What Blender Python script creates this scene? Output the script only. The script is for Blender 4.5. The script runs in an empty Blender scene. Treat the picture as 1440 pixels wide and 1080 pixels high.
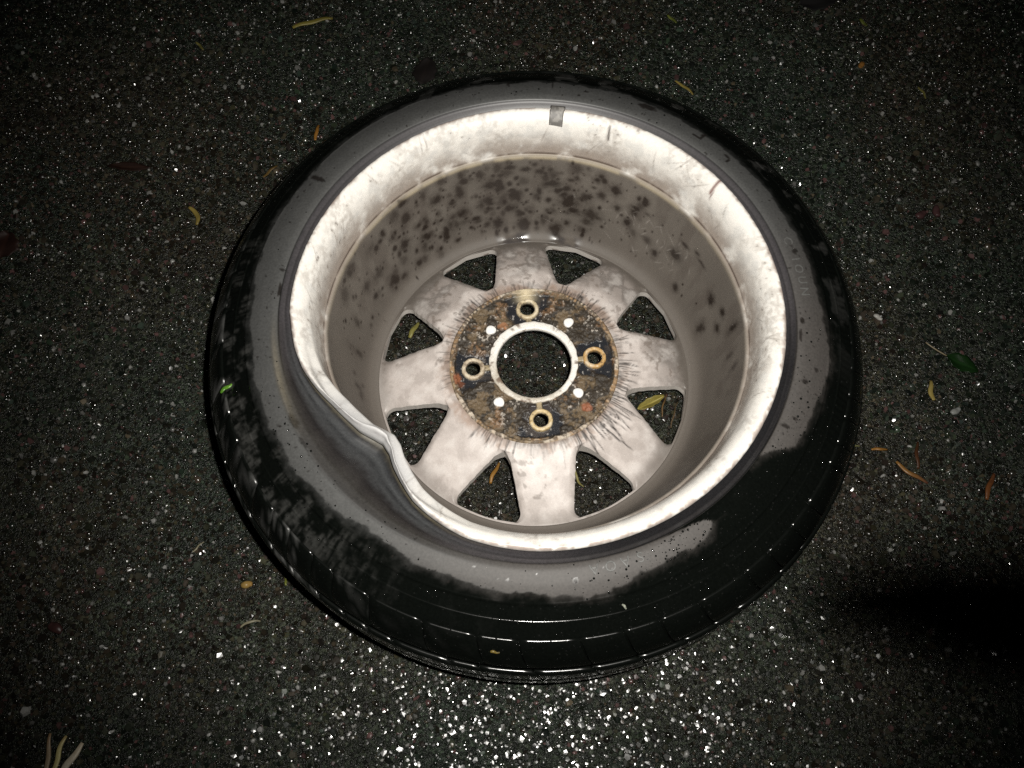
import bpy, math, random
import numpy as np
from mathutils import Matrix, Vector

rng = np.random.default_rng(7)
random.seed(7)
SC = bpy.context.scene
COL = SC.collection

# ------------------------------------------------------------------ camera
LIP = 0.178                                   # height of the upper rim lip above the asphalt
TILT, ROLL = math.radians(22.78), math.radians(0.10)
CAM = np.array([-0.0203, -0.3480, 0.6657 + LIP])
F = 1300.0                                    # focal length in photo pixels (1440 wide)
fw = np.array([0, math.sin(TILT), -math.cos(TILT)])
up0 = np.array([0, math.cos(TILT), math.sin(TILT)])
rt0 = np.array([1.0, 0, 0])
RT = rt0 * math.cos(ROLL) + up0 * math.sin(ROLL)
UP = -rt0 * math.sin(ROLL) + up0 * math.cos(ROLL)
cam = bpy.data.cameras.new('camera')
cam.sensor_width = 36.0
cam.lens = 36.0 * F / 1440.0
cam.clip_start, cam.clip_end = 0.01, 100
co = bpy.data.objects.new('camera', cam)
M = Matrix.Identity(4)
for i in range(3):
    M[i][0], M[i][1], M[i][2], M[i][3] = RT[i], UP[i], -fw[i], CAM[i]
co.matrix_world = M
COL.objects.link(co)
SC.camera = co

# ------------------------------------------------------------------ night sky, flash, exposure
w = bpy.data.worlds.new('World'); SC.world = w; w.use_nodes = True
bg = w.node_tree.nodes['Background']
bg.inputs[0].default_value = (0.55, 0.62, 0.8, 1); bg.inputs[1].default_value = 0.002
FLASH = CAM + RT * 0.036 + UP * 0.028
fl = bpy.data.lights.new('camera_flash', 'SPOT')
fl.energy = 42; fl.color = (1.0, 0.968, 0.90)
fl.spot_size = math.radians(79); fl.spot_blend = 0.85; fl.shadow_soft_size = 0.006
fo = bpy.data.objects.new('camera_flash', fl); COL.objects.link(fo)
fo.location = FLASH
aim = Vector((0.0, 0.02, 0.1)) - Vector(FLASH)
fo.rotation_euler = aim.to_track_quat('-Z', 'Y').to_euler()
SC.view_settings.view_transform = 'Standard'; SC.view_settings.look = 'None'
SC.view_settings.exposure = 0; SC.view_settings.gamma = 1
SC.render.engine = 'CYCLES'
SC.cycles.max_bounces = 6
SC.cycles.use_denoising = False                # keep the pin-sharp glints of the wet stones

# ------------------------------------------------------------------ helpers
def at(px, py, z):                            # photo direction met with a level plane at height z
    d = fw + (px - 720) / F * RT - (py - 540) / F * UP
    s = (z - CAM[2]) / d[2]
    return CAM + s * d

def vnoise(P, scale, seed=0):                 # smooth value noise, 0..1
    Q = np.asarray(P, float) * scale + seed * 17.31
    I = np.floor(Q).astype(np.int64); f = Q - I; f = f * f * (3 - 2 * f)
    def h(i, j, k):
        n = (i * 374761393 + j * 668265263 + k * 2147483647 + seed * 144665) & 0xffffffff
        n = ((n ^ (n >> 13)) * 1274126177) & 0xffffffff
        n = (n ^ (n >> 16)) & 0xffff
        return n / 65535.0
    x, y, z = I[:, 0], I[:, 1], I[:, 2]; a, b, c = f[:, 0], f[:, 1], f[:, 2]
    def L(p, q, t): return p + (q - p) * t
    return L(L(L(h(x, y, z), h(x+1, y, z), a), L(h(x, y+1, z), h(x+1, y+1, z), a), b),
             L(L(h(x, y, z+1), h(x+1, y, z+1), a), L(h(x, y+1, z+1), h(x+1, y+1, z+1), a), b), c)

def fbm(P, scale, seed=0, octv=4):
    s, amp, t = 0, 1.0, 0
    for o in range(octv):
        s = s + amp * vnoise(P, scale * 2**o, seed + o); t += amp; amp *= 0.55
    return s / t

def ss(a, b, x):
    t = np.clip((x - a) / (b - a), 0, 1); return t * t * (3 - 2 * t)

def mix(A, B, m):
    m = np.asarray(m)
    if m.ndim == 1: m = m[:, None]
    return A * (1 - m) + np.asarray(B, float) * m

def build(name, V, quads=None, tris=None, tint=None, mat=None, parent=None, smooth=True):
    me = bpy.data.meshes.new(name)
    V = np.asarray(V, np.float32)
    me.vertices.add(len(V)); me.vertices.foreach_set('co', V.ravel())
    idx, tot = [], []
    if quads is not None and len(quads):
        q = np.asarray(quads, np.int32).reshape(-1, 4); idx.append(q.ravel()); tot.append(np.full(len(q), 4, np.int32))
    if tris is not None and len(tris):
        t = np.asarray(tris, np.int32).reshape(-1, 3); idx.append(t.ravel()); tot.append(np.full(len(t), 3, np.int32))
    idx = np.concatenate(idx); tot = np.concatenate(tot)
    start = np.concatenate([[0], np.cumsum(tot)[:-1]]).astype(np.int32)
    me.loops.add(len(idx)); me.loops.foreach_set('vertex_index', idx)
    me.polygons.add(len(tot)); me.polygons.foreach_set('loop_start', start); me.polygons.foreach_set('loop_total', tot)
    me.polygons.foreach_set('use_smooth', np.full(len(tot), smooth, bool) if np.isscalar(smooth) else smooth)
    me.update(calc_edges=True); me.validate()
    if tint is not None:
        T = np.asarray(tint, np.float32)
        if T.ndim == 1: T = np.tile(T, (len(V), 1))
        a = me.color_attributes.new('tint', 'FLOAT_COLOR', 'POINT')
        a.data.foreach_set('color', np.ascontiguousarray(T).ravel())
    if mat: me.materials.append(mat)
    o = bpy.data.objects.new(name, me); COL.objects.link(o)
    if parent: o.parent = parent
    return o

def tag(o, label=None, cat=None, group=None, kind=None):
    for k, v in (('label', label), ('category', cat), ('group', group), ('kind', kind)):
        if v: o[k] = v
    return o

def grid_quads(nr, nc, wrap=False, off=0, flip=False):
    c = np.arange(nc if wrap else nc - 1); r = np.arange(nr - 1)
    R, C = np.meshgrid(r, c, indexing='ij'); C2 = (C + 1) % nc
    q = np.stack([R*nc+C, R*nc+C2, (R+1)*nc+C2, (R+1)*nc+C], -1).reshape(-1, 4) + off
    return q[:, ::-1] if flip else q

def catmull(pts, n):
    P = np.asarray(pts, float); P = np.vstack([2*P[0]-P[1], P, 2*P[-1]-P[-2]])
    out = []
    for i in range(1, len(P) - 2):
        p0, p1, p2, p3 = P[i-1:i+3]
        t = np.linspace(0, 1, n, endpoint=False)[:, None]
        out.append(0.5*((2*p1)+(-p0+p2)*t+(2*p0-5*p1+4*p2-p3)*t*t+(-p0+3*p1-3*p2+p3)*t**3))
    out.append(P[-2:-1]); return np.vstack(out)

def resample(P, step):
    d = np.concatenate([[0], np.cumsum(np.hypot(*np.diff(P, axis=0).T))])
    n = max(2, int(d[-1] / step)); s = np.linspace(0, d[-1], n)
    return np.stack([np.interp(s, d, P[:, 0]), np.interp(s, d, P[:, 1])], -1)

def tube(spine, radii, n=8, flat=1.0, nrm=None):
    """closed tapered tube along spine; flat squashes it along the local up axis"""
    S = np.asarray(spine, float); m = len(S); V = []
    T = np.gradient(S, axis=0); T /= np.linalg.norm(T, axis=1)[:, None] + 1e-12
    for i in range(m):
        u = np.array([0, 0, 1.0]) if nrm is None else np.asarray(nrm, float)
        s = np.cross(T[i], u); ln = np.linalg.norm(s)
        s = s / ln if ln > 1e-6 else np.array([1.0, 0, 0]); u = np.cross(s, T[i])
        for k in range(n):
            a = 2*math.pi*k/n
            V.append(S[i] + radii[i]*(math.cos(a)*s + flat*math.sin(a)*u))
    q = grid_quads(m, n, wrap=True, flip=True)
    V += [S[0], S[-1]]; a, b = m*n, m*n+1; t = []
    for k in range(n):
        t.append((a, k, (k+1) % n)); t.append((b, (m-1)*n+(k+1) % n, (m-1)*n+k))
    return np.array(V), q, np.array(t)

# ------------------------------------------------------------------ materials
def nodes_of(name):
    m = bpy.data.materials.new(name); m.use_nodes = True
    nt = m.node_tree; return m, nt, nt.nodes['Principled BSDF']

def tinted(name, metallic=0.0, spec=0.5, fine=900, amount=0.25, bump=0.15, bump_d=0.0004, coat=0.0, coat_r=0.1):
    """colour and roughness come from the piece's own 'tint' values, grain and relief from noise"""
    m, nt, b = nodes_of(name); N, Lk = nt.nodes, nt.links
    at_ = N.new('ShaderNodeAttribute'); at_.attribute_name = 'tint'
    tc = N.new('ShaderNodeTexCoord')
    nz = N.new('ShaderNodeTexNoise'); nz.inputs['Scale'].default_value = fine; nz.inputs['Detail'].default_value = 5; nz.inputs['Roughness'].default_value = 0.65
    Lk.new(tc.outputs['Object'], nz.inputs['Vector'])
    mr = N.new('ShaderNodeMapRange'); mr.inputs['From Min'].default_value = 0.25; mr.inputs['From Max'].default_value = 0.75
    mr.inputs['To Min'].default_value = 1 - amount; mr.inputs['To Max'].default_value = 1 + amount
    Lk.new(nz.outputs[0], mr.inputs['Value'])
    mx = N.new('ShaderNodeVectorMath'); mx.operation = 'SCALE'
    Lk.new(at_.outputs['Color'], mx.inputs[0]); Lk.new(mr.outputs[0], mx.inputs['Scale'])
    Lk.new(mx.outputs[0], b.inputs['Base Color']); Lk.new(at_.outputs['Alpha'], b.inputs['Roughness'])
    bp = N.new('ShaderNodeBump'); bp.inputs['Strength'].default_value = bump; bp.inputs['Distance'].default_value = bump_d
    Lk.new(nz.outputs[0], bp.inputs['Height']); Lk.new(bp.outputs[0], b.inputs['Normal'])
    b.inputs['Metallic'].default_value = metallic; b.inputs['Specular IOR Level'].default_value = spec
    b.inputs['Coat Weight'].default_value = coat; b.inputs['Coat Roughness'].default_value = coat_r
    return m

M_RIM = tinted('aluminium_paint', metallic=0.0, spec=0.45, fine=700, amount=0.10, bump=0.10)
M_HUB = tinted('corroded_alloy', metallic=0.0, spec=0.5, fine=1100, amount=0.35, bump=0.5, bump_d=0.0006)
M_RUB = tinted('wet_rubber', spec=0.5, fine=520, amount=0.30, bump=0.12, bump_d=0.0003)
M_STONE = tinted('wet_aggregate', spec=0.8, fine=800, amount=0.35, bump=0.10, bump_d=0.0002)
M_DEBRIS = tinted('plant_litter', spec=0.5, fine=1500, amount=0.3, bump=0.3, bump_d=0.0003)
M_DEBRIS.node_tree.nodes['Principled BSDF'].inputs['Specular IOR Level'].default_value = 0.22

def asphalt_mat():
    m, nt, b = nodes_of('wet_asphalt'); N, Lk = nt.nodes, nt.links
    tc = N.new('ShaderNodeTexCoord')
    v = N.new('ShaderNodeTexVoronoi'); v.inputs['Scale'].default_value = 430
    v2 = N.new('ShaderNodeTexVoronoi'); v2.inputs['Scale'].default_value = 900
    n1 = N.new('ShaderNodeTexNoise'); n1.inputs['Scale'].default_value = 700; n1.inputs['Detail'].default_value = 3
    n2 = N.new('ShaderNodeTexNoise'); n2.inputs['Scale'].default_value = 11; n2.inputs['Detail'].default_value = 4
    for n in (v, v2, n1, n2): Lk.new(tc.outputs['Object'], n.inputs['Vector'])
    sp = N.new('ShaderNodeSeparateColor'); Lk.new(v.outputs['Color'], sp.inputs[0])
    r = N.new('ShaderNodeValToRGB'); e = r.color_ramp.elements
    e[0].color = (0.0035, 0.004, 0.0034, 1); e[1].color = (0.045, 0.051, 0.044, 1)
    for p, c in ((0.45, (0.0075, 0.0088, 0.0076, 1)), (0.8, (0.016, 0.0185, 0.016, 1)), (0.93, (0.027, 0.031, 0.027, 1))):
        k = e.new(p); k.color = c
    Lk.new(sp.outputs[0], r.inputs[0])
    mr = N.new('ShaderNodeMapRange'); mr.inputs['From Min'].default_value = 0.3; mr.inputs['From Max'].default_value = 0.7
    mr.inputs['To Min'].default_value = 0.65; mr.inputs['To Max'].default_value = 1.3; Lk.new(n2.outputs[0], mr.inputs['Value'])
    sc = N.new('ShaderNodeVectorMath'); sc.operation = 'SCALE'; Lk.new(r.outputs[0], sc.inputs[0]); Lk.new(mr.outputs[0], sc.inputs['Scale'])
    n3 = N.new('ShaderNodeTexNoise'); n3.inputs['Scale'].default_value = 4.5; n3.inputs['Detail'].default_value = 4; Lk.new(tc.outputs['Object'], n3.inputs['Vector'])
    hr = N.new('ShaderNodeValToRGB'); h = hr.color_ramp.elements; h[0].position = .38; h[1].position = .62
    h[0].color = (0.82, 1.04, 0.78, 1); h[1].color = (1.16, 0.97, 0.68, 1); Lk.new(n3.outputs[0], hr.inputs[0])
    hm = N.new('ShaderNodeVectorMath'); hm.operation = 'MULTIPLY'; Lk.new(sc.outputs[0], hm.inputs[0]); Lk.new(hr.outputs[0], hm.inputs[1])
    Lk.new(hm.outputs[0], b.inputs['Base Color'])
    b.inputs['Roughness'].default_value = 0.34; b.inputs['Specular IOR Level'].default_value = 0.35
    ad = N.new('ShaderNodeMath'); ad.operation = 'ADD'; ad2 = N.new('ShaderNodeMath'); ad2.operation = 'MULTIPLY_ADD'; ad2.inputs[1].default_value = 0.6
    Lk.new(v.outputs['Distance'], ad.inputs[0]); Lk.new(v2.outputs['Distance'], ad2.inputs[0]); Lk.new(n1.outputs[0], ad2.inputs[2]); Lk.new(ad2.outputs[0], ad.inputs[1])
    bp = N.new('ShaderNodeBump'); bp.invert = True; bp.inputs['Strength'].default_value = 1.0; bp.inputs['Distance'].default_value = 0.0011
    Lk.new(ad.outputs[0], bp.inputs['Height']); Lk.new(bp.outputs[0], b.inputs['Normal'])
    return m

def simple(name, col, rough, scale=60, amt=0.4, trans=0.0, bump=0.2):
    m, nt, b = nodes_of(name); N, Lk = nt.nodes, nt.links
    nz = N.new('ShaderNodeTexNoise'); nz.inputs['Scale'].default_value = scale; nz.inputs['Detail'].default_value = 5
    tc = N.new('ShaderNodeTexCoord'); Lk.new(tc.outputs['Object'], nz.inputs['Vector'])
    r = N.new('ShaderNodeValToRGB'); r.color_ramp.elements[0].position = 0.3; r.color_ramp.elements[1].position = 0.7
    r.color_ramp.elements[0].color = tuple(c*(1-amt) for c in col) + (1,)
    r.color_ramp.elements[1].color = tuple(min(1, c*(1+amt)) for c in col) + (1,)
    Lk.new(nz.outputs[0], r.inputs[0]); Lk.new(r.outputs[0], b.inputs['Base Color'])
    b.inputs['Roughness'].default_value = rough; b.inputs['Transmission Weight'].default_value = trans
    bp = N.new('ShaderNodeBump'); bp.inputs['Strength'].default_value = bump; bp.inputs['Distance'].default_value = 0.0004
    Lk.new(nz.outputs[0], bp.inputs['Height']); Lk.new(bp.outputs[0], b.inputs['Normal'])
    return m

M_WATER = simple('water', (0.006, 0.0065, 0.006), 0.06, amt=0.1, bump=0.0)
for n in M_WATER.node_tree.nodes:
    if n.type == 'BSDF_PRINCIPLED': n.inputs['IOR'].default_value = 1.33
M_CORD = simple('black_cord', (0.012, 0.012, 0.013), 0.6, scale=600)

# ------------------------------------------------------------------ the ground
def ground_h(x, y):
    P = np.stack([x, y, 0*x], -1)
    return (fbm(P, 7, 3, 2) - 0.5) * 0.003
gx = np.unique(np.concatenate([np.linspace(-6, -0.9, 12), np.linspace(-0.9, 0.9, 150), np.linspace(0.9, 6, 12)]))
gy = np.unique(np.concatenate([np.linspace(-6, -0.7, 12), np.linspace(-0.7, 0.8, 125), np.linspace(0.8, 6, 12)]))
GX, GY = np.meshgrid(gx, gy); GV = np.stack([GX.ravel(), GY.ravel(), ground_h(GX.ravel(), GY.ravel()) - 0.0004], -1)
g = build('road_surface', GV, grid_quads(len(gy), len(gx)), mat=asphalt_mat())
tag(g, 'dark wet asphalt under the whole scene', 'asphalt', kind='structure')

def stones(N):
    x = rng.uniform(-0.85, 0.85, N); y = rng.uniform(-0.62, 0.72, N)
    d = np.hypot(x, y); keep = ((d < 0.155) | (d > 0.243)) & (np.abs(x) < 0.60 + 0.21*(y + 0.35))
    x, y = x[keep], y[keep]; n = len(x)
    R = 0.0009 + 0.0022 * rng.random(n)**1.5 + (rng.random(n) < 0.11) * rng.uniform(0.0005, 0.0022, n)
    H = R * rng.uniform(0.25, 0.60, n)
    rot = rng.uniform(0, 2*np.pi, n); el = rng.uniform(0.6, 1.0, n)
    K = 5
    a = np.arange(K)[None, :] * (2*np.pi/K) + rng.uniform(-0.3, 0.3, (n, K))
    r1 = rng.uniform(0.8, 1.2, (n, K)); r2 = rng.uniform(0.45, 0.72, (n, K))
    sg = np.where(rng.random(n) < .91, rng.uniform(.03, .23, n), .36); tx = rng.normal(0, 1, n)*sg; ty = rng.normal(0, 1, n)*sg      # each lies a little tilted
    def ring(rr, zz):
        lx = rr*np.cos(a)*R[:, None]; ly = rr*np.sin(a)*R[:, None]*el[:, None]
        X = lx*np.cos(rot)[:, None]-ly*np.sin(rot)[:, None]; Y = lx*np.sin(rot)[:, None]+ly*np.cos(rot)[:, None]
        return np.stack([X, Y, zz + X*tx[:, None] + Y*ty[:, None]], -1)
    low = ring(r1, np.full((n, K), -0.0008)); mid = ring(r1*0.28+r2*0.72, H[:, None]*rng.uniform(0.88, 1.0, (n, K)))
    top = np.stack([rng.normal(0, .12, n)*R, rng.normal(0, .12, n)*R, H], -1)[:, None, :]
    V = np.concatenate([low, mid, top], 1)
    base = ground_h(x, y)
    V[:, :, 0] += x[:, None]; V[:, :, 1] += y[:, None]; V[:, :, 2] += base[:, None]
    k = np.arange(K); k2 = (k+1) % K
    f = np.concatenate([np.stack([k, k2, K+k2], -1), np.stack([k, K+k2, K+k], -1), np.stack([K+k, K+k2, 0*k+2*K], -1)])
    T = (f[None] + (np.arange(n)*(2*K+1))[:, None, None]).reshape(-1, 3)
    g_ = rng.random(n)
    val = 0.006 + 0.034*rng.random(n)**2.2
    hue = ss(.38, .62, fbm(np.stack([x, y, 0*x], -1), 4.5, 77, 3)+rng.normal(0, .06, n))[:, None]
    c = val[:, None] * (np.array([0.84, 1.08, 0.80])*(1-hue) + np.array([1.16, 0.98, 0.68])*hue) * rng.uniform(0.88, 1.12, (n, 3))
    pale = g_ < 0.028; c[pale] = rng.uniform(0.05, 0.22, pale.sum())[:, None] * np.array([1.0, 0.99, 0.93])
    pink = (g_ > 0.962); c[pink] = rng.uniform(0.03, 0.085, pink.sum())[:, None] * np.array([1.0, 0.55, 0.52])
    tan = (g_ > 0.95) & ~pink; c[tan] = rng.uniform(0.03, 0.08, tan.sum())[:, None] * np.array([1.0, 0.82, 0.55])
    ro = rng.uniform(0.13, 0.30, n); ro[pale] = rng.uniform(0.25, 0.6, pale.sum())
    tint = np.concatenate([c, ro[:, None]], 1)
    o = build('asphalt_chippings', V.reshape(-1, 3), tris=T, tint=np.repeat(tint, 2*K+1, 0), mat=M_STONE, smooth=np.repeat(rng.random(n) < .16, len(f)))
    tag(o, 'wet stone chippings bedded in the dark asphalt', 'gravel', kind='stuff')
stones(178000)

# ------------------------------------------------------------------ the wheel
wheel = bpy.data.objects.new('car_wheel', None); COL.objects.link(wheel)
tag(wheel, 'buckled silver alloy car wheel with wet low-profile tyre lying inner side up', 'wheel')
PHI = math.radians(27.4)                      # direction of one window centre
BOLT = math.radians(6.0)
# how far the blow has pushed the lip inward, by direction
dent_a = np.radians([176, 181, 184.3, 190.7, 196.6, 202.3, 207.3, 213.1, 217, 220.5, 223.5, 227, 230.4, 234.2, 239.6, 244.1, 249.3, 253.9, 260.7, 268, 276])
dent_r = np.array([.2003, .2000, .1982, .1960, .1922, .1857, .1793, .1738, .1708, .1656, .1622, .1648, .1714, .1774, .1858, .1902, .1943, .1974, .1990, .2001, .2003])
_fa = np.linspace(dent_a[0], dent_a[-1], 600); _fd = 0.2003 - np.interp(_fa, dent_a, dent_r)
_k = np.hanning(11); _k /= _k.sum(); _fd = np.convolve(np.pad(_fd, 5, mode='edge'), _k, 'valid')
def dent(th): return np.interp(np.mod(th, 2*np.pi), _fa, _fd, left=0, right=0)
def polar(r, th, z): return np.stack([r*np.cos(th), r*np.sin(th), z], -1)
def adist(a, b): return np.abs((a - b + np.pi) % (2*np.pi) - np.pi)

# --- rim: lip, white flange, ridge, barrel, floor fillet, and the hidden outer side
inner = [(.2000, -.0050), (.2004, -.0015), (.1990, .0009), (.1968, .0010), (.1940, -.0004), (.1905, -.0030), (.1870, -.0078),
         (.1843, -.0155), (.1826, -.0250), (.1812, -.0340), (.1802, -.0385), (.1797, -.0405), (.1778, -.0412), (.1770, -.0422), (.1764, -.0450),
         (.1735, -.0640), (.1700, -.0850), (.1655, -.1070), (.1605, -.1250), (.1560, -.1345), (.1505, -.1392), (.1462, -.1405)]
outer = [(.1462, -.1405), (.1462, -.1465), (.1540, -.1540), (.160, -.158), (.166, -.120), (.1785, -.080), (.185, -.048), (.189, -.022), (.1955, -.014), (.1985, -.010), (.2000, -.0050)]
pin = resample(catmull(inner, 8), 0.0011); pout = resample(np.array(outer), 0.006)[1:-1]
prof = np.vstack([pin, pout]); NI = len(pin); NP = len(prof); NT = 1080
th = np.linspace(0, 2*np.pi, NT, endpoint=False)
TH = np.tile(th, (NP, 1)); R0 = np.tile(prof[:, 0:1], (1, NT)); Z0 = np.tile(prof[:, 1:2], (1, NT))
wd = np.clip(1 + Z0/0.088, 0, 1)**1.25
D = dent(TH)
dn_ = np.clip(D/.018, 0, 1)*ss(-.012, -.004, Z0)*(R0 > .186)
tipk = np.exp(-(adist(TH, math.radians(220))/.075)**2)
R0b = .2003 - (.2003-R0)*(1-dn_*(.72-.46*tipk))
RR = R0b - D*wd; ZZ = Z0 - 0.10*D*np.clip(1 + Z0/0.03, 0, 1) + dn_*(.0012+.0030*tipk)*np.exp(-((R0-.1945)/.0045)**2)
ed = (fbm(polar(R0.ravel(), TH.ravel(), Z0.ravel()), 260, 5, 3)-0.5).reshape(RR.shape)
RR += ed*0.0009*ss(-.004, .001, Z0)
RR += 0.0008*np.sin(2*TH+1)*ss(-.08, 0, Z0)    # not quite round any more
V = polar(RR.ravel(), TH.ravel(), ZZ.ravel()); V[:, 2] += LIP
q = grid_quads(NP, NT, wrap=True)
last = np.stack([np.arange(NT)+(NP-1)*NT, (np.arange(NT)+1) % NT+(NP-1)*NT, (np.arange(NT)+1) % NT, np.arange(NT)], -1)
q = np.vstack([q, last])
P = polar(R0.ravel(), TH.ravel(), Z0.ravel()); z, t_, r_ = Z0.ravel(), TH.ravel(), R0.ravel()
n1 = fbm(P, 55, 11, 4); n2 = fbm(P, 300, 12, 3); n3 = fbm(P, 18, 13, 3)
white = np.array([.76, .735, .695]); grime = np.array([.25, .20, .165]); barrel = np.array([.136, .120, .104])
c = np.tile(white, (len(P), 1))
c = mix(c, np.array([.40, .365, .33]), 0.55*ss(.44, .66, n1*.6+n3*.4)*ss(.36, .62, n2))
c = mix(c, np.array([.52, .52, .51]), 0.36*ss(.50, .62, fbm(P, 130, 17, 4))*ss(-.001, -.006, z))
c = mix(c, np.array([.13, .105, .09]), 0.7*ss(.74, .80, n2)*ss(.5, .62, n3))                 # specks
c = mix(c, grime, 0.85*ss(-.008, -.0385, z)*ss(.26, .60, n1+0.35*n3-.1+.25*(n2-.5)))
edge = ss(.1962, .1992, r_+(n2-.5)*.003)*ss(-.004, 0.0, z)
c = mix(c, np.array([.30, .235, .205]), 0.8*edge*ss(.36, .56, n1*0.6+n2*0.4))                 # browned lip edge
bent = np.clip(dent(t_)/.022, 0, 1)**1.5*ss(-.02, -.006, z)
c = mix(c, np.array([.42, .42, .43]), 0.8*bent)       # bare bent metal
# fine radial scuffs across the flange
for k in range(46):
    a0 = rng.uniform(0, 2*np.pi); zz = rng.uniform(-.03, -.002)
    m = np.exp(-((adist(t_, a0+(z-zz)*rng.normal(0, 4))*0.19)/.0006)**2)*np.exp(-((z-zz)/rng.uniform(.003, .009))**2)
    c = mix(c, np.array([.16, .13, .11]), 0.55*m)
for a0, z0, z1, wid, colr, s in ((69.4, -.002, -.011, .0010, (.05, .035, .03), .95), (36.8, .001, -.006, .0014, (.12, .03, .02), .9), (36.2, -.004, -.010, .0006, (.12, .05, .04), .8)):
    m = np.exp(-(adist(t_, math.radians(a0)+(z+.01)*0.9)*.19/wid)**2)*ss(z1-.003, z1, z)*(1-ss(z0, z0+.002, z))
    c = mix(c, np.array(colr), s*m)
# ridge step: dark crack, then a pale yellowish line that fades out to the left and right
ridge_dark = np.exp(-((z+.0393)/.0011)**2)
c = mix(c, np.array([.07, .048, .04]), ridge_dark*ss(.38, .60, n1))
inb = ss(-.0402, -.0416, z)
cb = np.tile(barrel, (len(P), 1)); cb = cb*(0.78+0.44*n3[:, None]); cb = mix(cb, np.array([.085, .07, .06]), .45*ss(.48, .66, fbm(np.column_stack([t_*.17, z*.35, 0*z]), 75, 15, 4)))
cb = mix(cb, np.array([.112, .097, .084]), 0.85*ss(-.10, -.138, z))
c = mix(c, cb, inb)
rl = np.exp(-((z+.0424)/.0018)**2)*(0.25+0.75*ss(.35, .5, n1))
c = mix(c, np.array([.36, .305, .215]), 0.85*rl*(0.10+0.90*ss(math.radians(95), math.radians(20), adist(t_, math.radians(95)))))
rough = np.where(inb > .5, .62, .42); rough = rough*(1-bent)+.21*bent
# wet blotches of brown grime thrown over the barrel wall
dk = np.zeros(len(P)); wall = inb > .5; tw, zw, Pw = t_[wall], z[wall], P[wall]; dw = np.zeros(len(tw))
wob = (fbm(Pw, 240, 21, 3)-.5); wob2 = (fbm(Pw, 120, 22, 3)-.5)
spots = []
for k in range(250):
    a0 = math.radians(np.clip(rng.normal(113, 31), 40+rng.uniform(0, 40), 215)); z0 = rng.uniform(-.134, -.045); s = 0.0012+0.0056*rng.random()**2.3
    spots.append((a0, z0, s*rng.uniform(.8, 1.3), s*rng.uniform(.8, 1.5), rng.uniform(.35, .95)))
for k in range(70):
    a0 = math.radians(np.clip(rng.normal(92, 24), 2, 215)); z0 = rng.uniform(-.128, -.050); sz_ = rng.uniform(.0022, .0058)
    spots.append((a0, z0, sz_*rng.uniform(.8, 1.5), sz_*rng.uniform(.6, 1.1), rng.uniform(.5, 1)))
for k in range(230):
    a0 = math.radians(np.clip(rng.normal(108, 38), 20+rng.uniform(0, 60), 215)); z0 = rng.uniform(-.137, -.044)
    spots.append((a0, z0, .0009, .0012, rng.uniform(.3, .9)))
for a, z0, sa, sz, s in ((122, -.066, .008, .007, .85), (112, -.058, .007, .005, .8), (104, -.072, .010, .006, .85), (96, -.090, .009, .009, .8), (84, -.075, .012, .006, .85),
                         (78, -.095, .012, .009, .9), (70, -.105, .010, .009, .7), (88, -.060, .006, .004, .8), (64, -.064, .008, .007, .85), (56, -.080, .007, .006, .8),
                         (130, -.085, .006, .005, .7), (140, -.075, .005, .006, .7), (150, -.095, .010, .007, .6), (145, -.115, .009, .006, .5), (118, -.098, .009, .005, .6),
                         (36, -.072, .006, .0025, .85), (31, -.066, .004, .0022, .9), (28, -.070, .007, .002, .7), (18, -.085, .006, .006, .9), (11, -.075, .005, .005, .8),
                         (4, -.062, .0042, .011, .85), (-3, -.075, .003, .010, .7), (-8, -.066, .0035, .008, .8), (9, -.092, .006, .005, .8), (14, -.118, .006, .009, .7),
                         (168, -.100, .005, .009, .5), (176, -.115, .004, .009, .5), (184, -.110, .003, .004, .6), (190, -.122, .006, .005, .5)):
    spots.append((math.radians(a), z0, sa*.85, sz*.85, s))
spots = [(a_, z_, sa_*.92, sz_*1.08, s_) for a_, z_, sa_, sz_, s_ in spots]
for a0, z0, sa, sz, s in spots:
    da = adist(tw, a0)*.168; near = np.abs(zw-z0) < sz*3+.002
    near &= da < sa*3+.002
    if not near.any(): continue
    e = np.hypot(da[near]/sa, (zw[near]-z0)/sz) + wob[near]*1.1 + wob2[near]*0.7
    dw[near] = np.maximum(dw[near], s*(.60*(1-ss(.25, 1.2, e))+.40*(1-ss(.7, 2.2, e))))
dk[wall] = np.clip(dw*1.3, 0, 1)
c = mix(c, np.array([.022, .016, .013]), 0.93*dk); rough = rough*(1-dk)+.30*dk
# silvery scratches on the right part of the barrel
for k in range(40):
    a0 = math.radians(rng.normal(50, 12)); z0 = rng.uniform(-.125, -.075); sl = rng.normal(2, 6)
    m = np.exp(-(adist(t_, a0+(z-z0)*sl)*.168/.0005)**2)*np.exp(-((z-z0)/.0028)**2)*inb
    c = mix(c, np.array([.40, .37, .34]), rng.uniform(.15, .6)*m)
pud = ss(-.134, -.1385, z)*ss(.13, .04, np.minimum(adist(t_, math.radians(97)), adist(t_, math.radians(77))))
c = mix(c, np.array([.05, .045, .045]), .8*pud*ss(.4, .55, n1)); rough = rough*(1-pud)+.06*pud
c = np.clip(c, 0, .85)
rim = build('rim', V, q, tint=np.column_stack([c, rough]), mat=M_RIM, parent=wheel)

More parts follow.
